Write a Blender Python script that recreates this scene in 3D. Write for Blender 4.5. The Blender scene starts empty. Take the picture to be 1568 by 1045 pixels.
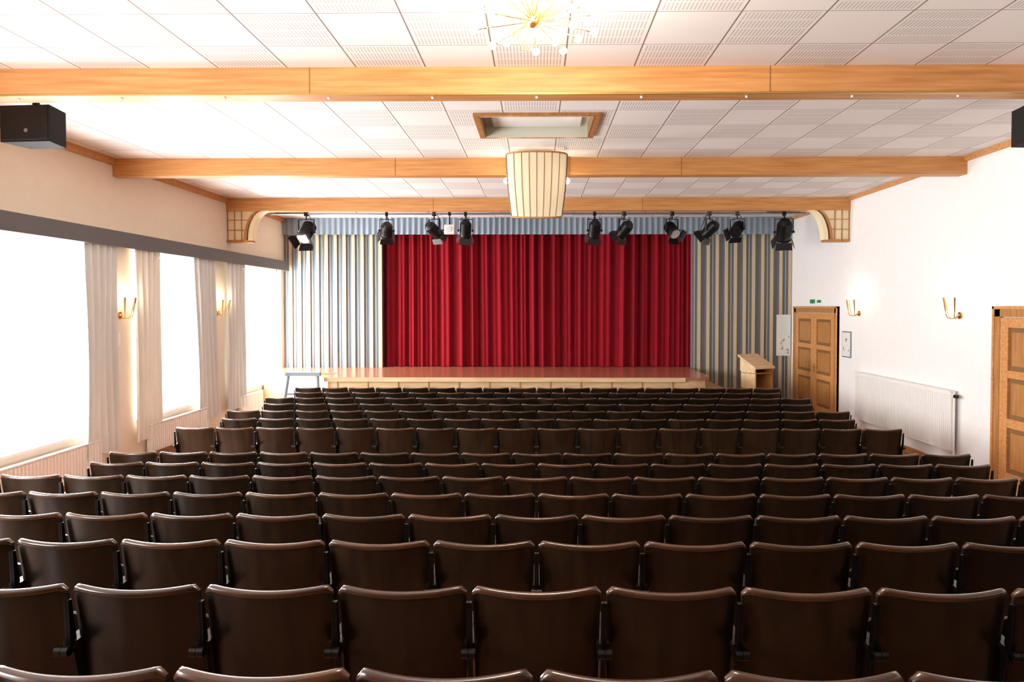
import bpy, math, random
from mathutils import Vector, Matrix
random.seed(4)
sc = bpy.context.scene
try:
    sc.view_settings.view_transform = 'Standard'
    sc.view_settings.look = 'None'
except Exception as e:
    print(e)

# ---------------------------------------------------------------- materials
def lin(c):
    return tuple(((v/255.0)/12.92 if v/255.0 <= 0.04045 else ((v/255.0+0.055)/1.055)**2.4) for v in c)

def newmat(name):
    m = bpy.data.materials.new(name); m.use_nodes = True
    nt = m.node_tree
    b = nt.nodes.get('Principled BSDF')
    return m, nt, b

def mth(nt, op, a, b=None, c=None):
    n = nt.nodes.new('ShaderNodeMath'); n.operation = op
    for i, v in enumerate((a, b, c)):
        if v is None: continue
        if isinstance(v, (int, float)): n.inputs[i].default_value = v
        else: nt.links.new(v, n.inputs[i])
    return n.outputs[0]

def mixc(nt, fac, a, b):
    n = nt.nodes.new('ShaderNodeMix'); n.data_type = 'RGBA'
    if isinstance(fac, (int, float)): n.inputs[0].default_value = fac
    else: nt.links.new(fac, n.inputs[0])
    for i, v in ((6, a), (7, b)):
        if isinstance(v, tuple): n.inputs[i].default_value = (*v[:3], 1)
        else: nt.links.new(v, n.inputs[i])
    return n.outputs[2]

def coords(nt, scale=(1, 1, 1)):
    t = nt.nodes.new('ShaderNodeTexCoord')
    mp = nt.nodes.new('ShaderNodeMapping'); mp.inputs['Scale'].default_value = scale
    nt.links.new(t.outputs['Object'], mp.inputs['Vector'])
    return mp.outputs[0]

def noise(nt, vec, scale=5, detail=3):
    n = nt.nodes.new('ShaderNodeTexNoise'); n.inputs['Scale'].default_value = scale
    n.inputs['Detail'].default_value = detail
    nt.links.new(vec, n.inputs['Vector'])
    return n.outputs['Fac']

def plain(name, rgb, rough=0.6, metal=0.0, var=0.06, nscale=6, spec=0.5):
    m, nt, b = newmat(name)
    c = lin(rgb)
    f = noise(nt, coords(nt), nscale)
    d = tuple(v*(1-var*2) for v in c)
    u = tuple(min(1, v*(1+var)) for v in c)
    nt.links.new(mixc(nt, f, d, u), b.inputs['Base Color'])
    b.inputs['Roughness'].default_value = rough
    b.inputs['Metallic'].default_value = metal
    b.inputs['Specular IOR Level'].default_value = spec
    return m

def wood(name, rgb1, rgb2, rough=0.4, scale=(1, 12, 12), nscale=3, spec=0.5, perobj=False, coat=0.0):
    m, nt, b = newmat(name)
    v = coords(nt, scale)
    if perobj:
        oi = nt.nodes.new('ShaderNodeObjectInfo')
        va = nt.nodes.new('ShaderNodeVectorMath'); va.operation = 'ADD'
        nt.links.new(v, va.inputs[0])
        cx = nt.nodes.new('ShaderNodeCombineXYZ')
        nt.links.new(mth(nt, 'MULTIPLY', oi.outputs['Random'], 50.0), cx.inputs[0])
        nt.links.new(cx.outputs[0], va.inputs[1]); v = va.outputs[0]
    f = noise(nt, v, nscale, 5)
    f2 = mth(nt, 'MULTIPLY_ADD', f, 2.2, -0.6)
    f3 = mth(nt, 'MINIMUM', mth(nt, 'MAXIMUM', f2, 0.0), 1.0)
    col = mixc(nt, f3, lin(rgb1), lin(rgb2))
    if perobj:
        hs = nt.nodes.new('ShaderNodeHueSaturation')
        nt.links.new(col, hs.inputs['Color'])
        nt.links.new(mth(nt, 'MULTIPLY_ADD', oi.outputs['Random'], 0.7, 0.65), hs.inputs['Value'])
        col = hs.outputs[0]
    nt.links.new(col, b.inputs['Base Color'])
    b.inputs['Roughness'].default_value = rough
    b.inputs['Specular IOR Level'].default_value = spec
    b.inputs['Coat Weight'].default_value = coat
    b.inputs['Coat Roughness'].default_value = 0.15
    return m

def emis(name, rgb, s):
    m, nt, b = newmat(name)
    b.inputs['Base Color'].default_value = (*rgb, 1)
    b.inputs['Emission Color'].default_value = (*rgb, 1)
    b.inputs['Emission Strength'].default_value = s
    return m

def cloth(name, rgb1, rgb2, trans=0.0, rough=0.85, sheen=0.3, scale=(3, 3, 0.6)):
    m, nt, b = newmat(name)
    f = noise(nt, coords(nt, scale), 4, 3)
    col = mixc(nt, f, lin(rgb1), lin(rgb2))
    nt.links.new(col, b.inputs['Base Color'])
    b.inputs['Roughness'].default_value = rough
    b.inputs['Specular IOR Level'].default_value = 0.2
    b.inputs['Sheen Weight'].default_value = sheen
    if trans > 0:
        tr = nt.nodes.new('ShaderNodeBsdfTranslucent'); nt.links.new(col, tr.inputs['Color'])
        mx = nt.nodes.new('ShaderNodeMixShader'); mx.inputs[0].default_value = trans
        out = nt.nodes.get('Material Output')
        nt.links.new(b.outputs[0], mx.inputs[1]); nt.links.new(tr.outputs[0], mx.inputs[2])
        nt.links.new(mx.outputs[0], out.inputs['Surface'])
    return m

M = {}
M['wallR'] = plain('plaster_white', (242, 240, 238), 0.8, var=0.02)
M['wallL'] = plain('plaster_lamp_tint', (236, 219, 197), 0.8, var=0.02)  # warmth of the lamps on this wall is mixed into the colour
M['rear'] = wood('rear_wall_darkened', (120, 90, 62), (150, 114, 80), 0.6, (8, 8, 1), 2)  # unseen wall, darkened so the chair backs reflect less light
M['beam'] = wood('beam_wood', (186, 122, 66), (216, 158, 96), 0.45, (0.8, 10, 14), 2.2)
M['doorw'] = wood('door_wood', (156, 102, 50), (194, 140, 82), 0.4, (10, 10, 1), 2.5)
M['stagew'] = wood('stage_front_wood', (206, 170, 124), (232, 204, 160), 0.5, (1, 8, 8), 2)
M['stagetop'] = wood('stage_floor_wood', (160, 98, 76), (194, 126, 98), 0.2, (0.7, 8, 8), 3)
M['floor'] = wood('floor_parquet', (140, 88, 54), (172, 112, 70), 0.3, (9, 1, 1), 3)
M['chair'] = wood('chair_dark_wood', (15, 11, 7), (38, 27, 16), 0.30, (7, 7, 1.2), 2.5, spec=0.38, perobj=True, coat=0.08)
M['rail'] = wood('chair_rail_wood', (46, 29, 18), (80, 52, 33), 0.24, (2, 10, 10), 2.5, spec=0.5, perobj=True, coat=0.3)
M['iron'] = plain('chair_iron', (16, 15, 14), 0.35, 0.3, spec=0.5)
M['pelmet'] = plain('pelmet_grey', (98, 97, 98), 0.6, var=0.03)
M['white'] = plain('white_enamel', (240, 238, 234), 0.4, var=0.01)
M['cream'] = plain('panel_cream', (198, 182, 150), 0.6, var=0.03)
M['creamp'] = plain('bracket_cream', (244, 228, 190), 0.6, var=0.02)
M['blue'] = plain('panel_bluegrey', (106, 119, 130), 0.6, var=0.04)
M['railblue'] = plain('barrier_bluegrey', (128, 146, 158), 0.5, var=0.04)
M['brownstrip'] = plain('panel_brown', (132, 94, 54), 0.6, var=0.05)
M['valance'] = cloth('valance_fabric', (130, 146, 160), (150, 164, 176))
M['brass'] = plain('brass', (208, 170, 104), 0.25, 0.9, var=0.03)
M['black'] = plain('black_metal', (22, 22, 24), 0.4, 0.3, var=0.05)
M['dgrey'] = plain('speaker_grey', (30, 28, 28), 0.75, var=0.05, spec=0.2)
M['steel'] = plain('steel_pipe', (150, 152, 156), 0.35, 0.7, var=0.03)
M['lens'] = plain('spot_lens', (222, 226, 228), 0.1, 0.0, var=0.01, spec=0.9)
M['gel'] = plain('spot_gel_yellow', (200, 180, 60), 0.3, 0.0, var=0.02)
M['red'] = cloth('velvet_red', (118, 3, 20), (146, 6, 28), sheen=0.05)
M['drape'] = cloth('window_drape', (226, 218, 206), (238, 232, 224), trans=0.07)
M['drape2'] = cloth('window_drape_grey', (210, 210, 206), (226, 226, 222), trans=0.05)
M['shade'] = cloth('lampshade_fabric', (232, 216, 184), (240, 228, 200), trans=0.25)
M['bulb'] = emis('bulb_glow', (1.0, 0.93, 0.80), 190)
M['bulb2'] = emis('sconce_glow', (1.0, 0.86, 0.66), 80)
M['paper'] = plain('paper', (226, 230, 228), 0.7, var=0.03)
M['green'] = plain('sign_green', (20, 140, 80), 0.5)
M['louver'] = plain('hatch_panel', (214, 214, 196), 0.5, var=0.05, nscale=1)

def poster_mat():
    m, nt, b = newmat('poster_print')
    f = noise(nt, coords(nt, (1, 1, 1)), 9, 4)
    g = mth(nt, 'GREATER_THAN', f, 0.55)
    nt.links.new(mixc(nt, g, lin((228, 232, 226)), lin((190, 150, 130))), b.inputs['Base Color'])
    return m
M['poster'] = poster_mat()

def ceil_mat():
    m, nt, b = newmat('acoustic_ceiling_tiles')
    t = nt.nodes.new('ShaderNodeTexCoord')
    s = nt.nodes.new('ShaderNodeSeparateXYZ'); nt.links.new(t.outputs['Object'], s.inputs[0])
    T = 0.627
    u = mth(nt, 'DIVIDE', mth(nt, 'SUBTRACT', s.outputs[0], 0.25), T)
    v = mth(nt, 'DIVIDE', mth(nt, 'SUBTRACT', s.outputs[1], 0.05), T)
    fu = mth(nt, 'FRACT', mth(nt, 'ADD', u, 100)); fv = mth(nt, 'FRACT', mth(nt, 'ADD', v, 100))
    du = mth(nt, 'ABSOLUTE', mth(nt, 'SUBTRACT', fu, 0.5)); dv = mth(nt, 'ABSOLUTE', mth(nt, 'SUBTRACT', fv, 0.5))
    line = mth(nt, 'GREATER_THAN', mth(nt, 'MAXIMUM', du, mth(nt, 'SUBTRACT', dv, 0.004)), 0.490)
    par = mth(nt, 'MODULO', mth(nt, 'ADD', mth(nt, 'FLOOR', mth(nt, 'ADD', u, 100)), mth(nt, 'FLOOR', mth(nt, 'ADD', v, 100))), 2.0)
    inner = mth(nt, 'LESS_THAN', mth(nt, 'MAXIMUM', du, dv), 0.46)
    hx = mth(nt, 'SUBTRACT', mth(nt, 'FRACT', mth(nt, 'MULTIPLY', fu, 22)), 0.5)
    hy = mth(nt, 'SUBTRACT', mth(nt, 'FRACT', mth(nt, 'MULTIPLY', fv, 4)), 0.5)
    hole = mth(nt, 'MULTIPLY', mth(nt, 'LESS_THAN', mth(nt, 'ABSOLUTE', hx), 0.22), mth(nt, 'LESS_THAN', mth(nt, 'ABSOLUTE', hy), 0.44))
    hole = mth(nt, 'MULTIPLY', mth(nt, 'MULTIPLY', hole, inner), mth(nt, 'LESS_THAN', par, 0.5))
    base = mixc(nt, hole, lin((238, 232, 228)), lin((200, 191, 186)))
    col = mixc(nt, line, base, lin((130, 110, 94)))
    nt.links.new(col, b.inputs['Base Color'])
    b.inputs['Roughness'].default_value = 0.8
    return m
M['ceil'] = ceil_mat()

# ---------------------------------------------------------------- mesh builder
class MB:
    def __init__(s): s.v = []; s.f = []; s.m = []; s.sm = []; s.mats = []
    def mi(s, k):
        if k not in s.mats: s.mats.append(k)
        return s.mats.index(k)
    def add(s, verts, faces, k, smooth=False, mat=None):
        o = len(s.v)
        if mat is not None: verts = [mat @ Vector(p) for p in verts]
        s.v += [tuple(p) for p in verts]
        i = s.mi(k)
        for f in faces:
            s.f.append([o+j for j in f]); s.m.append(i); s.sm.append(smooth)
    def box(s, x0, x1, y0, y1, z0, z1, k, mat=None):
        vs = [(x, y, z) for z in (z0, z1) for y in (y0, y1) for x in (x0, x1)]
        s.add(vs, [(0, 2, 3, 1), (4, 5, 7, 6), (0, 1, 5, 4), (2, 6, 7, 3), (0, 4, 6, 2), (1, 3, 7, 5)], k, False, mat)
    def cyl(s, p, q, r, k, n=12, r2=None, mat=None, caps=True):
        p = Vector(p); q = Vector(q); r2 = r if r2 is None else r2
        d = (q-p).normalized()
        a = d.orthogonal().normalized(); b = d.cross(a)
        vs = []
        for c, rr in ((p, r), (q, r2)):
            for i in range(n):
                t = 2*math.pi*i/n
                vs.append(c + a*math.cos(t)*rr + b*math.sin(t)*rr)
        s.add(vs, [(i, (i+1) % n, n+(i+1) % n, n+i) for i in range(n)], k, True, mat)
        if caps:
            s.add(vs[:n], [tuple(range(n-1, -1, -1))], k, False, mat)
            s.add(vs[n:], [tuple(range(n))], k, False, mat)
    def tube(s, pts, r, k, n=8, mat=None):
        for a, b in zip(pts[:-1], pts[1:]): s.cyl(a, b, r, k, n, mat=mat)
        for p in pts[1:-1]: s.ball(p, r, k, 6, 4, mat=mat)
    def ball(s, c, r, k, nu=12, nv=8, sz=1.0, mat=None):
        vs = [(c[0], c[1], c[2]+r*sz)]
        for j in range(1, nv):
            ph = math.pi*j/nv
            for i in range(nu):
                t = 2*math.pi*i/nu
                vs.append((c[0]+r*math.sin(ph)*math.cos(t), c[1]+r*math.sin(ph)*math.sin(t), c[2]+r*sz*math.cos(ph)))
        vs.append((c[0], c[1], c[2]-r*sz))
        fs = []
        for i in range(nu):
            fs.append((0, 1+i, 1+(i+1) % nu))
            fs.append((len(vs)-1, 1+(nv-2)*nu+(i+1) % nu, 1+(nv-2)*nu+i))
        for j in range(nv-2):
            for i in range(nu):
                a = 1+j*nu
                fs.append((a+i, a+nu+i, a+nu+(i+1) % nu, a+(i+1) % nu))
        s.add(vs, fs, k, True, mat)
    def grid(s, fn, nu, nv, k, smooth=True, mat=None, flip=False):
        vs = [fn(i/nu, j/nv) for j in range(nv+1) for i in range(nu+1)]
        fs = []
        for j in range(nv):
            for i in range(nu):
                a = j*(nu+1)+i
                f = (a, a+1, a+nu+2, a+nu+1)
                fs.append(f[::-1] if flip else f)
        s.add(vs, fs, k, smooth, mat)
    def prism(s, poly, axis, a0, a1, k, mat=None):
        n = len(poly)
        def P(u, v, a):
            return (a, u, v) if axis == 'x' else ((u, a, v) if axis == 'y' else (u, v, a))
        vs = [P(u, v, a0) for u, v in poly]+[P(u, v, a1) for u, v in poly]
        fs = [(i, (i+1) % n, n+(i+1) % n, n+i) for i in range(n)]+[tuple(range(n-1, -1, -1)), tuple(range(n, 2*n))]
        s.add(vs, fs, k, False, mat)
    def mesh(s, name):
        me = bpy.data.meshes.new(name)
        me.from_pydata(s.v, [], s.f)
        for k in s.mats: me.materials.append(M[k])
        me.polygons.foreach_set('material_index', s.m)
        me.polygons.foreach_set('use_smooth', s.sm)
        me.update()
        import bmesh
        bm = bmesh.new(); bm.from_mesh(me)
        bmesh.ops.recalc_face_normals(bm, faces=bm.faces)
        bm.to_mesh(me); bm.free()
        return me
    def obj(s, name, loc=(0, 0, 0), rot=(0, 0, 0), bevel=0):
        o = bpy.data.objects.new(name, s.mesh(name))
        sc.collection.objects.link(o); o.location = loc; o.rotation_euler = rot
        if bevel:
            md = o.modifiers.new('bevel', 'BEVEL'); md.width = bevel; md.segments = 2; md.limit_method = 'ANGLE'
        return o

W = 6.2; H = 2.435; ZC = 4.6; YF = 16.7; YB = -3.0

# ---------------------------------------------------------------- shell
b = MB(); b.box(-W-0.25, W+0.25, YB-0.2, YF+0.8, -0.15, 0, 'floor'); b.obj('floor')

b = MB()   # ceiling with hatch hole
hx, hy0, hy1 = 0.66, 7.72, 8.66
Z0, Z1 = ZC, ZC+0.12
b.box(-W-0.25, -hx, YB-0.2, YF+0.8, Z0, Z1, 'ceil'); b.box(hx, W+0.25, YB-0.2, YF+0.8, Z0, Z1, 'ceil')
b.box(-hx, hx, YB-0.2, hy0, Z0, Z1, 'ceil'); b.box(-hx, hx, hy1, YF+0.8, Z0, Z1, 'ceil')
b.obj('ceiling')

b = MB()   # hatch
t = 0.055
b.box(-hx-t, hx+t, hy0-t, hy0, ZC-0.03, ZC+0.0, 'doorw'); b.box(-hx-t, hx+t, hy1, hy1+t, ZC-0.03, ZC+0.0, 'doorw')
b.box(-hx-t, -hx, hy0, hy1, ZC-0.03, ZC+0.0, 'doorw'); b.box(hx, hx+t, hy0, hy1, ZC-0.03, ZC+0.0, 'doorw')
b.box(-hx, -hx+.02, hy0, hy1, ZC-.03, ZC+.12, 'brownstrip'); b.box(hx-.02, hx, hy0, hy1, ZC-.03, ZC+.12, 'brownstrip')
b.box(-hx, hx, hy1-.02, hy1, ZC-.03, ZC+.12, 'louver'); b.box(-hx, hx, hy0, hy0+.02, ZC-.03, ZC+.12, 'louver')
b.box(-hx, hx, hy0, hy1, ZC+.12, ZC+.14, 'louver')
b.box(-hx+.12, hx-.12, hy0+.35, hy1-.06, ZC+.09, ZC+.12, 'white')
b.obj('ceiling_hatch')

b = MB(); b.box(W, W+0.2, YB, YF+0.6, 0, ZC, 'wallR'); b.obj('wall_right')
b = MB(); b.box(-W, W, YB-0.2, YB, 0, ZC, 'rear'); b.obj('wall_rear')
b = MB(); b.box(-W, W, YF+0.6, YF+0.8, 0, ZC, 'wallR'); b.obj('wall_backstage')

SILL, HEAD = 0.66, 3.34
wins = [(-1.6, 1.1), (2.1, 4.8), (6.9, 9.65), (10.45, 12.75), (13.75, 16.5)]  # first two are out of view, added to let in more daylight
b = MB()
b.box(-W-0.2, -W, YB, YF+0.6, 0, SILL, 'wallL'); b.box(-W-0.2, -W, YB, YF+0.6, HEAD, ZC, 'wallL')
y = YB
for a, c in wins:
    b.box(-W-0.2, -W, y, a, SILL, HEAD, 'wallL'); y = c
b.box(-W-0.2, -W, y, YF+0.6, SILL, HEAD, 'wallL')
b.obj('wall_left')
for i, (a, c) in enumerate(wins):
    b = MB()
    x0, x1 = -W-0.16, -W-0.10
    b.box(x0, x1, a, a+.05, SILL, HEAD, 'white'); b.box(x0, x1, c-.05, c, SILL, HEAD, 'white')
    b.box(x0, x1, a, c, SILL, SILL+.05, 'white'); b.box(x0, x1, a, c, HEAD-.05, HEAD, 'white')
    b.box(-W-0.10, -W+0.03, a, c, SILL-0.0, SILL+.035, 'white')
    # inward tilted vent sash at the top
    v0, v1 = (a+.3, a+1.25)
    R = Matrix.Translation((-W-0.08, 0, 3.0)) @ Matrix.Rotation(math.radians(35), 4, 'Y')
    for q in ((v0, v0+.04, 0, .30), (v1-.04, v1, 0, .30), (v0, v1, 0, .05), (v0, v1, .26, .30)):
        b.box(0, .04, q[0], q[1], q[2], q[3], 'white', mat=R)
    b.obj('window_%d' % (i+1))
    L = bpy.data.lights.new('sky_portal', 'AREA'); L.shape = 'RECTANGLE'; L.size = HEAD-SILL; L.size_y = c-a
    L.cycles.is_portal = True
    o = bpy.data.objects.new('sky_portal', L); sc.collection.objects.link(o)
    o.location = (-W-0.19, (a+c)/2, (SILL+HEAD)/2); o.rotation_euler = (0, -math.pi/2, 0)
    # panel radiator below
    if c > 5:
        b = MB()
        ra, rc = a+.2, min(c-.2, 15.1)
        b.box(-W+.05, -W+.10, ra, rc, .12, .56, 'white')
        n = int((rc-ra)/.06)
        for j in range(n):
            yy = ra+.03+j*(rc-ra-.06)/(n-1)
            b.box(-W+.10, -W+.118, yy-.016, yy+.016, .14, .54, 'white')
        b.box(-W+.04, -W+.12, ra, rc, .56, .575, 'white')
        b.box(-W+.001, -W+.06, ra+.3, ra+.34, .2, .5, 'white'); b.box(-W+.001, -W+.06, rc-.34, rc-.3, .2, .5, 'white')
        b.cyl((-W+.08, ra+.05, 0), (-W+.08, ra+.05, .14), .012, 'white'); b.cyl((-W+.08, rc-.05, 0), (-W+.08, rc-.05, .14), .012, 'white')
        b.obj('radiator')

# pelmet
b = MB()
b.box(-W+.14, -W+.16, -2.5, YF-.07, 3.30, 3.53, 'pelmet'); b.box(-W, -W+.14, -2.5, YF-.07, 3.51, 3.53, 'pelmet')
b.box(-W+.05, -W+.10, -2.5, YF-.07, 3.375, 3.39, 'white')
b.obj('curtain_pelmet', bevel=0.004)

# drapes on left wall
def drape(y0, y1, mat, zb=0.36, folds=5, tilt=0.0):
    b = MB()
    ph = random.random()*6
    def fn(u, v, o=0):
        z = zb+(3.37-zb)*v
        g = 1 - 0.10*math.sin(v*math.pi)
        yc = (y0+y1)/2 + tilt*(v-.5)
        y = yc+(u-.5)*(y1-y0)*g
        x = -W+0.088+o+0.036*math.sin(u*folds*2*math.pi+ph+.4*math.sin(v*3)) + .010*math.sin(u*folds*5+v*5)
        return (x, y, z)
    b.grid(fn, folds*12, 14, mat)
    b.grid(lambda u, v: fn(u, v, .006), folds*12, 14, mat)
    b.obj('window_drape')
drape(9.12, 9.85, 'drape2'); drape(10.3, 11.0, 'drape'); drape(12.15, 12.95, 'drape2', tilt=-.15); drape(13.35, 14.2, 'drape2')
drape(4.5, 5.2, 'drape'); drape(6.5, 7.1, 'drape')

# cornices, baseboards
b = MB(); b.box(-W, -W+.05, YB, YF-.07, 4.50, ZC, 'beam'); b.obj('trim_1')
b = MB(); b.box(W-.05, W, YB, YF-.07, 4.53, ZC, 'beam'); b.obj('trim_2')
b = MB()
for a, c in ((YB, 6.85), (9.3, 14.0), (16.45, YF-.07)): b.box(W-.025, W, a, c, 0, .1, 'doorw')
b.obj('baseboard_right')
b = MB(); b.box(-W, -W+.025, YB, 15.2, 0, .1, 'doorw'); b.obj('baseboard_left')

# ceiling beams
for (y, yy) in ((-1.2, -1.0), (2.4, 2.6), (6.2, 6.38), (9.95, 10.15), (13.6, 13.8)):
    b = MB(); b.box(-W, W, y, yy, 4.345, ZC, 'beam')
    if y == 6.2:
        b.box(-W, W, y-.012, y+.0, 4.345, 4.365, 'brass')
        for i in range(13):
            xx = -5.7+i*.95
            b.ball((xx, y+.05, 4.338), .012, 'white', 8, 6)
    for xx in (-2.06, 2.09):
        b.box(xx, xx+.008, y-.003, y, 4.345, ZC, 'brownstrip')
    b.obj('ceiling_beam', bevel=0.01)

# brackets at beam 3
for sgn in (-1, 1):
    b = MB()
    R = Matrix.Scale(sgn, 4, (1, 0, 0))
    xb, za, zb = W, 3.76, 4.345
    y0, y1 = 13.62, 13.78
    N = 14
    def xo(t): return xb-.36-.30*(1-math.cos(t*math.pi/2))**1.0
    prof = [(xo(i/N), za+(zb-za)*math.sin(i/N*math.pi/2)) for i in range(N+1)]
    n = len(prof)
    vs = [(u, y0+.03, v) for u, v in prof]+[(xb, y0+.03, v) for u, v in prof]
    vs += [(p[0], y1-.03, p[2]) for p in vs]
    fs = []
    for i in range(N):
        fs += [(i, i+1, n+i+1, n+i), (2*n+i, 3*n+i, 3*n+i+1, 2*n+i+1)]
    b.add(vs, fs, 'creamp', False, R)
    for (o0, o1, yy0, yy1, k) in ((-.02, .03, y0, y1, 'doorw'), (.075, .16, y0-.02, y1+.02, 'creamp')):
        vs = []
        for i in range(N+1):
            u, v = prof[i]
            for o in (o0, o1):
                vs += [(u-o, yy0, v), (u-o, yy1, v)]
        fs = []
        for i in range(N):
            a = i*4
            fs += [(a, a+4, a+6, a+2), (a+1, a+3, a+7, a+5), (a, a+1, a+5, a+4), (a+2, a+6, a+7, a+3)]
        fs += [(0, 2, 3, 1), (4*N, 4*N+1, 4*N+3, 4*N+2)]
        b.add(vs, fs, k, False, R)
    for q in (xb-.02, xb-.16, xb-.30): b.box(q, q+.014, y0+.01, y1-.01, za, zb, 'doorw', mat=R)
    for zz in (za+.20, za+.40): b.box(xb-.44 if zz > za+.3 else xb-.38, xb, y0+.015, y1-.015, zz, zz+.014, 'doorw', mat=R)
    b.box(xb-.50, xb, y0-.01, y1+.01, za-.04, za+.01, 'doorw', mat=R)
    b.obj('beam_bracket')

# ---------------------------------------------------------------- platforms (raked rows)
rowY = [1.93, 2.66, 3.40, 4.13, 4.88, 5.63, 6.37, 7.08]
drop = [1.04, 1.10, 1.175, 1.265, 1.34, 1.405, 1.465, 1.52]
rowH = [H-d-.85 for d in drop]
b = MB()
for k, (yy, hh) in enumerate(zip(rowY, rowH)):
    y0 = YB+.02 if k == 0 else yy-.32
    y1 = rowY[k+1]-.32 if k < 7 else yy+.45
    b.box(-5.1, 5.1, y0, y1, 0, hh, 'floor')
b.obj('raked_platform')

# ---------------------------------------------------------------- chairs
def chair_mesh():
    b = MB()
    hw = 0.252; zt = 0.85; zb = 0.36
    def yb(x, z):
        sag = 0.045*(1-(x/hw)**2)
        return -sag - 0.17*(z-0.45) + 0.07
    def ztop(x):
        t = abs(x)/hw
        z = zt-0.014*(1-t*t)
        if t > .88:
            q = (t-.88)/.12
            z -= 0.022*(1-math.sqrt(max(0, 1-q*q)))
        return z
    th = 0.013
    def back(off):
        def fn(u, v):
            x = (u*2-1)*hw
            z = zb+(ztop(x)-.012-zb)*v
            return (x*(1-.02*(1-v)), yb(x, z)+off, z)
        return fn
    b.grid(back(0), 18, 4, 'chair'); b.grid(back(th), 18, 4, 'chair', flip=True)
    b.grid(lambda u, v: (lambda p: (p[0], p[1]+th*v, p[2]))(back(0)(0, u)), 4, 1, 'chair', False)
    b.grid(lambda u, v: (lambda p: (p[0], p[1]+th*v, p[2]))(back(0)(1, u)), 4, 1, 'chair', False)
    b.grid(lambda u, v: (lambda p: (p[0], p[1]+th*v, p[2]))(back(0)(u, 0)), 18, 1, 'chair', False)
    prof = []
    for i in range(12):
        t = 2*math.pi*i/12
        c, s_ = math.cos(t), math.sin(t)
        prof.append((math.copysign(abs(c)**.5, c)*.0155, math.copysign(abs(s_)**.6, s_)*.013))
    def rail(u, v):
        x = (u*2-1)*(hw+.002)
        xc = max(-hw, min(hw, x))
        i = int(round(v*12)) % 12
        e = 1 if 0.001 < u < .999 else .6
        zc = ztop(xc)-.013
        return (x, yb(xc, zc)+th/2+prof[i][0]*e, zc+prof[i][1]*e)
    b.grid(rail, 26, 12, 'rail')
    for uu in (0, 1):
        b.add([rail(uu, i/12) for i in range(12)], [tuple(range(12))], 'rail', False)
    def seat(off):
        def fn(u, v):
            x = (u*2-1)*.215
            r = .02*(1-(abs(u*2-1))**6)
            return (x, .16+off+.03*v+.02*math.cos((u-.5)*3), .36+(.26+r)*v)
        return fn
    b.grid(seat(0), 12, 4, 'chair'); b.grid(seat(.022), 12, 4, 'chair', flip=True)
    for uu in (0, 1):
        b.grid(lambda u, v: (lambda p: (p[0], p[1]+.022*v, p[2]))(seat(0)(uu, u)), 4, 1, 'chair', False)
        b.grid(lambda u, v: (lambda p: (p[0], p[1]+.022*v, p[2]))(seat(0)(u, uu)), 12, 1, 'chair', False)
    for s in (-1, 1):
        x0, x1 = (.254, .264) if s > 0 else (-.264, -.254)
        b.box(x0, x1, .02, .30, 0, .03, 'iron')
        b.prism([(.07, .03), (.20, .03), (.17, .40), (.05, .40)], 'x', x0, x1, 'iron')
        b.prism([(.05, .40), (.17, .40), (.19, .60), (.0, .60)], 'x', x0, x1, 'iron')
        b.prism([(-.01, .60), (.03, .60), (.0, .79), (-.02, .79)], 'x', x0, x1, 'iron')
        xa, xb_ = (.238, .264) if s > 0 else (-.264, -.238)
        b.box(xa, xb_, .0, .28, .60, .622, 'chair')
        b.cyl((xa, -.04, .60), (xb_, -.04, .60), .020, 'iron', 10)
        b.box(xa, xb_, -.04, .03, .585, .60, 'iron')
        b.cyl((xa, .28, .611), (xb_, .28, .611), .012, 'chair', 8)
        b.cyl((s*.21, .17, .38), (s*.26, .17, .38), .016, 'iron', 8)
    b.box(-.25, .25, .07, .10, .36, .39, 'iron')
    return b.mesh('auditorium_chair')
CM = chair_mesh()
S = 0.53
rows = []
for k in range(8):
    n = 17 if k % 2 else 16
    if k == 0: n = 14
    rows.append((rowY[k], rowH[k], n))
for i in range(7):
    n = 18 if i % 2 == 0 else 17
    rows.append((8.90+i*.742, 0.0, n))
for (yy, hh, n) in rows:
    for j in range(n):
        x = (j-(n-1)/2)*S
        o = bpy.data.objects.new('auditorium_chair', CM); sc.collection.objects.link(o)
        o.location = (x, yy, hh+.0005)

# ---------------------------------------------------------------- striped stage wall
def striped(x0, x1, name):
    b = MB()
    b.box(x0, x1, YF, YF+.1, 0, ZC, 'blue')
    n = round((x1-x0)/.22); wdt = (x1-x0)/n
    for i in range(n):
        a = x0+i*wdt
        c0, c1 = a+.132, a+wdt-.010
        p = .026
        b.box(c0, c1, YF-p, YF, 0, ZC, 'cream')
        b.box(c1, c1+.009, YF-p-.004, YF, 0, ZC, 'brownstrip')
        b.box(c0-.006, c0, YF-p*.6, YF, 0, ZC, 'blue')
        if i % 2: b.box(a+.06, a+.073, YF-.012, YF, 0, ZC, 'brownstrip')
        else: b.box(a+.06, a+.073, YF-.012, YF, 0, ZC, 'cream')
    b.obj(name)
striped(-W, -3.78, 'wall_stage_left'); striped(3.78, W, 'wall_stage_right')

# valance above
b = MB()
def vf(u, v):
    x = -W+.01+u*(2*W-.02)
    return (x, YF-.09+.02*math.sin(x*2*math.pi/.14), 4.19+(ZC-4.19-.005)*v)
b.grid(vf, 1000, 2, 'valance')
b.obj('stage_valance')

# red curtain
b = MB()
def rc(u, v):
    x = -3.80+u*7.60
    z = .955+(4.5-.955)*v
    w = x*2*math.pi/.30
    ph = 1.5*math.sin(x*1.9)+.9*math.sin(x*4.7+1)+.25*math.sin(v*2+x)
    amp = .085*(.7+.4*math.sin(x*3.1+.6))
    y = YF+.21+amp*math.sin(w+ph)+.028*math.sin(2.3*w+2*ph+.5*v)
    return (x, y, z)
b.grid(rc, 1500, 10, 'red')
b.obj('stage_curtain')

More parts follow.
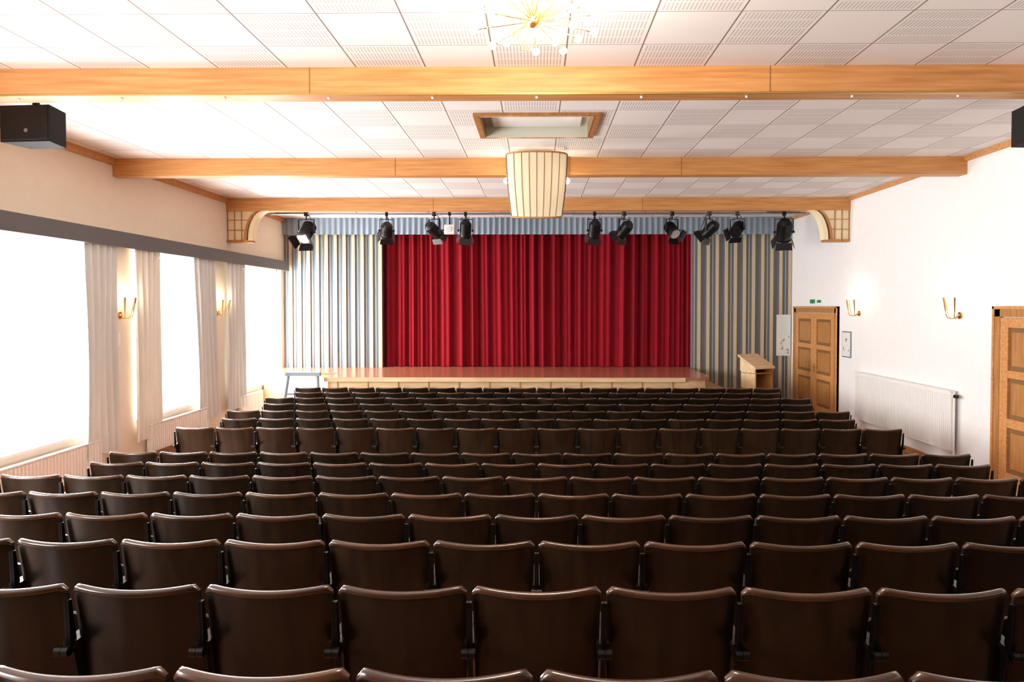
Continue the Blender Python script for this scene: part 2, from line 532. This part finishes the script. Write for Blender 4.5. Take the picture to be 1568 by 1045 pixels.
# ---------------------------------------------------------------- stage
def arc(cx, cy, r, a0, a1, n=10):
    return [(cx+r*math.cos(a0+(a1-a0)*i/n), cy+r*math.sin(a0+(a1-a0)*i/n)) for i in range(n+1)]
b = MB()
pl = [(-3.78, YF+.55), (-3.78, YF-.06), (-6.16, YF-.06), (-6.16, 15.3), (-4.4, 15.3), (-4.4, 14.3)]+arc(3.1, 14.85, .55, -math.pi/2, 0)+[(3.65, YF-.06), (3.78, YF-.06), (3.78, YF+.55)]
b.prism(pl, 'z', 0, .90, 'stagew')
pl2 = [(-3.78, YF+.55), (-3.78, YF-.06), (-6.16, YF-.06), (-6.16, 15.26), (-4.44, 15.26), (-4.44, 14.24)]+arc(3.1, 14.85, .61, -math.pi/2, 0)+[(3.71, YF-.06), (3.78, YF-.06), (3.78, YF+.55)]
b.prism(pl2, 'z', .90, .945, 'stagetop')
b.prism([(-4.46, 14.22), (3.1, 14.22), (3.1, 14.24), (-4.46, 14.24)], 'z', .86, .95, 'stagew')
for i in range(12):
    x = -4.2+i*.64
    b.box(x, x+.02, 14.285, 14.30, .02, .88, 'doorw')
pl3 = [(3.2, 14.35)]+arc(3.45, 14.95, .65, -math.pi/2, 0)+[(4.10, YF-.06), (3.2, YF-.06)]
b.prism(pl3, 'z', 0, .62, 'stagew')
b.prism([(p[0], p[1]) for p in pl3], 'z', .62, .66, 'doorw')
b.obj('stage')

# side steps at left of stage, and the pale barrier frame in front of them
b = MB()
for i in range(4):
    b.box(-5.30, -4.50, 14.20+i*.26, 14.20+(i+1)*.26, 0, .21*(i+1), 'white')
b.obj('stage_steps')
b = MB()
b.box(-5.20, -4.48, 14.02, 14.10, 1.00, 1.07, 'railblue')
b.tube([(-5.14, 14.06, 1.02), (-5.30, 14.06, 0)], .03, 'railblue')
b.tube([(-4.54, 14.06, 1.02), (-4.50, 14.06, 0)], .03, 'railblue')
b.tube([(-5.20, 14.06, .62), (-4.53, 14.06, .62)], .02, 'railblue')
b.obj('stage_barrier', bevel=0)

# lectern; darker woods inside paint in the shade of the open shelf
b = MB()
w, d = .27, .22
b.box(-w, -w+.025, -d, d, 0, 1.12, 'stagew')
b.box(w-.025, w, -d, d, 0, 1.12, 'doorw')
b.box(-w, w, d-.02, d, 0, 1.12, 'brownstrip')
b.box(-w, w, -d, d, .03, .06, 'doorw'); b.box(-w, w, -d, d, .60, .62, 'doorw'); b.box(-w, w, -d, d, .95, .97, 'doorw')
b.prism([(-d-.03, 1.06), (-d-.03, 1.10), (d+.06, 1.36), (d+.06, 1.32)], 'x', -w-.03, w+.03, 'stagew')
for s in (-1, 1):
    b.prism([(-d, 1.0), (d, 1.0), (d, 1.33), (-d, 1.09)], 'x', s*w-.0125, s*w+.0125, 'stagew')
b.prism([(d-.02, 1.1), (d, 1.1), (d, 1.32), (d-.02, 1.31)], 'x', -w, w, 'stagew')
b.obj('lectern', (4.92, 15.3, 0), (0, 0, math.radians(28)))

# ---------------------------------------------------------------- rig
b = MB()
yr, zr = 14.6, 4.42
b.cyl((-5.7, yr, zr), (5.7, yr, zr), .022, 'steel', 12)
for i in range(8):
    x = -5.4+i*1.543
    b.cyl((x, yr, zr), (x, yr, ZC-.001), .012, 'steel', 8); b.cyl((x, yr, ZC-.015), (x, yr, ZC-.001), .04, 'steel', 12)
for s in (-1, 1):
    b.box(s*5.25-.35, s*5.25+.35, yr-.05, yr+.05, zr+.03, zr+.08, 'black')
b.obj('lighting_bar')

def spot(x, zc, tilt, pan, big=False, lens='black', gel=False):
    b = MB()
    k = 1.25 if big else 1.0
    b.box(-.03*k, .03*k, -.035, .035, -.05, .04, 'black')
    b.cyl((0, 0, -.02), (0, 0, -.12), .014, 'black', 8)
    hz = (zc-zr)
    b.box(-.15*k, .15*k, -.018, .018, -.13, -.118, 'black')
    for s in (-1, 1):
        b.box(s*.15*k-.005, s*.15*k+.005, -.018, .018, hz-.02, -.118, 'black')
        b.cyl((s*.13*k, 0, hz), (s*.17*k, 0, hz), .025, 'black', 10)
    R = Matrix.Translation((0, 0, hz)) @ Matrix.Rotation(math.radians(tilt), 4, 'X')
    r = .115*k
    b.cyl((0, .17*k, 0), (0, -.13*k, 0), r, 'black', 20, mat=R)
    b.cyl((0, .17*k, 0), (0, .23*k, 0), r, 'black', 20, r2=r*.6, mat=R)
    for j in range(5):
        yy = .14*k-j*.045*k
        b.cyl((0, yy, 0), (0, yy-.012, 0), r*1.09, 'black', 20, mat=R)
    b.cyl((0, -.13*k, 0), (0, -.145*k, 0), r*1.12, 'black', 20, mat=R)
    b.cyl((0, -.146*k, 0), (0, -.150*k, 0), r*.95, lens, 20, mat=R)
    q = r*1.05
    for ang in (0, 90, 180, 270):
        RR = R @ Matrix.Translation((0, -.147*k, 0)) @ Matrix.Rotation(math.radians(ang), 4, 'Y')
        vs = [(-q, 0, q), (q, 0, q), (q*1.15, -.11*k, q*1.5), (-q*1.15, -.11*k, q*1.5)]
        vs += [(v[0], v[1]+.004, v[2]+.004) for v in vs]
        b.add(vs, [(0, 1, 2, 3), (4, 7, 6, 5), (0, 4, 5, 1), (1, 5, 6, 2), (2, 6, 7, 3), (3, 7, 4, 0)], 'black', False, RR)
    if gel:
        b.box(-q, q, -.16*k, -.155*k, -q, q, 'gel', mat=R)
    b.tube([(0, .2*k, hz+.02), (.05, .16, hz+.2), (.02, .06, -.0), (.02, .0, .03)], .007, 'black', 6)
    b.obj('stage_spotlight', (x, yr, zr), (0, 0, math.radians(pan)))
spot(-4.93, 4.02, 50, -15, True, 'lens')
spot(-3.21, 4.06, 150, 15)
spot(-2.19, 4.06, 150, -35)
spot(-1.52, 4.06, 120, 10)
spot(1.23, 4.06, 125, 5)
spot(1.86, 4.06, 140, 40, gel=True)
spot(2.88, 4.06, 40, 25, False, 'lens')
spot(3.67, 4.06, 140, 50)
spot(4.26, 4.08, 35, -40)
spot(5.25, 4.02, 125, -12, True)
b = MB()
b.box(-.11, .11, -.08, .08, -.44, -.24, 'white'); b.cyl((0, 0, -.24), (0, 0, -.02), .012, 'black'); b.box(-.03, .03, -.03, .03, -.04, .035, 'black')
b.cyl((0, -.08, -.34), (0, -.10, -.34), .06, 'lens', 16)
b.obj('work_light', (-1.86, yr, zr), bevel=.01)

# ---------------------------------------------------------------- lamp at beam (ribbed shade)
b = MB()
zt_, zb_ = H+2.10, H+1.25
def hwf(v): return .340+.075*v+.015*math.sin(v*math.pi)
def sh(u, v, o=0.0):
    a = (u-.5)*math.pi*.96
    hw = hwf(v)+o
    z = zb_+(zt_-zb_)*v - .045*math.cos(a)*(1-v)
    sx = math.copysign(abs(math.sin(a))**.85, math.sin(a))
    return (hw*sx, -(.20+o)*math.cos(a), z)
b.grid(lambda u, v: sh(u, v), 32, 14, 'shade')
for i in range(9):
    u = .5+math.copysign(math.asin(min(1, abs((i/4-1))**(1/.85))), i/4-1)/(math.pi*.96) if i not in (0, 8) else (0 if i == 0 else 1)
    u = max(0, min(1, u))
    b.tube([sh(u, j/8, .003) for j in range(9)], .005 if 0 < i < 8 else .013, 'brownstrip', 6)
for v in (0, 1):
    b.tube([sh(i/24, v, .004) for i in range(25)], .012, 'doorw', 6)
b.box(-.44, .47, .40, .47, 4.34, 4.60, 'brownstrip')
b.box(-.05, .05, .0, .42, 4.50, 4.56, 'brass')
b.box(-.02, .02, -.19, .05, 4.505, 4.535, 'brass'); b.box(-.40, .40, .0, .02, 4.505, 4.525, 'brass')
for s in (-1, 1):
    b.cyl((s*.38, .02, 4.51), (s*.42, .12, 4.26), .012, 'brass')
    b.ball((s*.42, .14, 4.20), .045, 'bulb2', 12, 8)
b.obj('ribbed_shade_lamp', (0, 9.48, 0))

# ---------------------------------------------------------------- chandelier
def chandelier(name, loc):
    b = MB()
    b.cyl((0, 0, .06), (0, 0, ZC-loc[2]-.0), .012, 'brass'); b.cyl((0, 0, ZC-loc[2]-.05), (0, 0, ZC-loc[2]), .07, 'brass', 20)
    b.ball((0, 0, 0), .04, 'brass', 16, 12)
    b.cyl((0, 0, .03), (0, 0, .12), .025, 'brass', 12)
    n = 60; ga = math.pi*(3-math.sqrt(5))
    for i in range(n):
        zz = .92-1.20*(i+.5)/n
        rr = math.sqrt(max(0, 1-zz*zz)); a = i*ga
        R = .35+.03*(i % 2)
        p = Vector((rr*math.cos(a)*R, rr*math.sin(a)*R, zz*(.30 if zz < 0 else .50)))
        b.cyl((0, 0, 0), p*.93, .0028, 'brass', 6)
        b.cyl(p*.86, p*.95, .007, 'brass', 8)
        b.ball(p, .024, 'bulb', 10, 7)
    for i in range(50):
        zz = 1-2*(i+.5)/50; rr = math.sqrt(1-zz*zz); a = i*ga*1.3
        p = Vector((rr*math.cos(a), rr*math.sin(a), zz))*.17
        b.cyl((0, 0, 0), p, .002, 'brass', 5); b.ball(p, .005, 'brass', 6, 4)
    b.obj(name, loc)
chandelier('sputnik_chandelier', (-.02, 4.2, H+1.74))

# ---------------------------------------------------------------- sconces
def sconce(side, y):
    b = MB()
    R = Matrix.Scale(-side, 4, (1, 0, 0))
    b.cyl((0, 0, -.13), (.02, 0, -.13), .05, 'brass', 20, mat=R)
    b.ball((.03, 0, -.13), .025, 'brass', mat=R)
    for dy, dx in ((-.09, .14), (0, .22), (.09, .14)):
        pts = []
        for i in range(9):
            t = i/8
            pts.append((.03+(dx-.03)*math.sin(t*math.pi/2), dy*t, -.13-.06*math.sin(t*math.pi)+.06*t*t))
        b.tube(pts, .006, 'brass', 6, mat=R)
        tip = pts[-1]
        q = (tip[0]+.03, tip[1]*1.5, tip[2]+.21)
        b.cyl(tip, q, .008, 'brass', 10, r2=.017, mat=R)
        b.ball((q[0], q[1], q[2]+.03), .024, 'bulb2', 10, 8, 1.4, mat=R)
    b.obj('wall_sconce', (side*W, y, H))
for s in (-1, 1):
    sconce(s, 10.06); sconce(s, 13.18); sconce(s, 5.9)

# ---------------------------------------------------------------- doors on right wall
def door(name, y0, y1):
    b = MB()
    zt = 2.44; f = .14
    b.box(W-.05, W, y0, y0+f, 0, zt, 'doorw'); b.box(W-.05, W, y1-f, y1, 0, zt, 'doorw'); b.box(W-.05, W, y0, y1, zt-f, zt, 'doorw')
    b.box(W-.065, W, y0-.0, y0+.04, 0, zt, 'beam'); b.box(W-.065, W, y1-.04, y1, 0, zt, 'beam'); b.box(W-.065, W, y0, y1, zt-.04, zt, 'beam')
    m = (y0+y1)/2
    for a, c in ((y0+f+.01, m-.004), (m+.004, y1-f-.01)):
        b.box(W-.018, W, a, c, .01, zt-f-.01, 'brownstrip')
        st = .15
        b.box(W-.05, W-.016, a, a+st, .01, zt-f-.01, 'beam'); b.box(W-.05, W-.016, c-st, c, .01, zt-f-.01, 'beam')
        zs = [.01, .26, .85, .97, 1.50, 1.60, 2.16, zt-f-.01]
        for i in (0, 2, 4, 6): b.box(W-.05, W-.016, a+st, c-st, zs[i], zs[i+1], 'beam')
        for i in (1, 3, 5): b.box(W-.038, W-.016, a+st+.06, c-st-.06, zs[i]+.06, zs[i+1]-.06, 'doorw')
    b.box(W-.06, W-.048, m-.09, m-.05, .98, 1.18, 'brass')
    b.tube([(W-.05, m-.07, 1.1), (W-.10, m-.07, 1.1), (W-.10, m-.2, 1.1)], .009, 'brass')
    return b.obj(name, bevel=.004)
door('door_1', 6.9, 9.28); door('door_2', 14.05, 16.42)

# exit sign
b = MB(); b.box(W-.03, W, 14.85, 15.5, H+.06, H+.17, 'white'); b.box(W-.034, W-.03, 15.22, 15.49, H+.07, H+.16, 'green')
b.box(W-.034, W-.03, 14.9, 15.1, H+.085, H+.145, 'green')
b.obj('exit_sign')
# framed notice
b = MB()
b.box(W-.02, W, 13.50, 13.88, 1.42, 1.94, 'steel'); b.box(W-.024, W-.02, 13.52, 13.86, 1.44, 1.92, 'paper')
b.box(W-.026, W-.024, 13.56, 13.82, 1.55, 1.80, 'poster')
b.obj('framed_notice')
# poster on stage wall
b = MB()
b.box(5.83, 6.17, YF-.044, YF-.032, 1.24, 2.24, 'paper')
b.box(5.93, 6.14, YF-.046, YF-.044, 1.29, 1.72, 'poster')
b.obj('poster')
# radiator right
b = MB()
ra, rc_ = 10.08, 13.1
b.box(W-.11, W-.05, ra, rc_, .30, 1.17, 'white')
n = 60
for j in range(n):
    yy = ra+.03+j*(rc_-ra-.06)/(n-1)
    b.box(W-.118, W-.11, yy-.016, yy+.016, .33, 1.14, 'white')
b.box(W-.13, W-.04, ra, rc_, 1.17, 1.19, 'white')
for yy in (ra+.4, rc_-.4): b.box(W-.06, W-.001, yy, yy+.04, .4, 1.0, 'white')
b.cyl((W-.08, ra-.03, 0), (W-.08, ra-.03, 1.15), .013, 'white'); b.cyl((W-.08, ra-.05, 1.12), (W-.08, ra+.02, 1.12), .02, 'white')
b.cyl((W-.08, ra-.10, 1.12), (W-.08, ra-.04, 1.12), .028, 'black')
b.obj('radiator')
# light switch
for y, z in ((9.98, 1.95),):
    b = MB(); b.box(-W, -W+.012, y, y+.09, z-.1, z+.1, 'white'); b.box(-W+.012, -W+.02, y+.02, y+.07, z-.06, z+.06, 'white'); b.obj('light_switch', bevel=.003)

# ---------------------------------------------------------------- speakers
def speaker(x, y, z, side):
    b = MB()
    w, h, d = .26, .18, .15
    poly = [(-w, -d), (w, -d), (w*.75, d), (-w*.75, d)]
    b.prism(poly, 'z', -h, h, 'dgrey')
    b.box(-w+.02, w-.02, -d-.008, -d, -h+.02, h-.02, 'black')
    b.cyl((.02, -d-.012, -.07), (.02, -d-.008, -.07), .02, 'steel', 12)
    b.box(-w*.6, w*.6, -.02, .02, h, h+.03, 'black')
    top = ZC-z
    b.cyl((0, 0, h), (0, 0, top), .02, 'black'); b.box(-.09, .09, -.05, .05, top-.02, top, 'black')
    b.ball((0, 0, h+.05), .035, 'black')
    o = b.obj('ceiling_speaker', (x, y, z), (0, 0, math.radians(4*side)), bevel=.008)
speaker(-5.03, 6.85, 4.24, -1); speaker(4.99, 6.85, 4.22, 1)

# ---------------------------------------------------------------- world + camera
w = bpy.data.worlds.new('World'); sc.world = w; w.use_nodes = True
bg = w.node_tree.nodes['Background']; bg.inputs[0].default_value = (0.98, 0.99, 1.0, 1); bg.inputs[1].default_value = 24.5

cam = bpy.data.cameras.new('camera'); co = bpy.data.objects.new('camera', cam); sc.collection.objects.link(co)
co.location = (0, 0, H); co.rotation_euler = (math.radians(88.7), 0, math.radians(0.7))
cam.sensor_width = 36; cam.lens = 24
cam.shift_x = -25/1568; cam.shift_y = -29/1568
cam.clip_start = .05
sc.camera = co
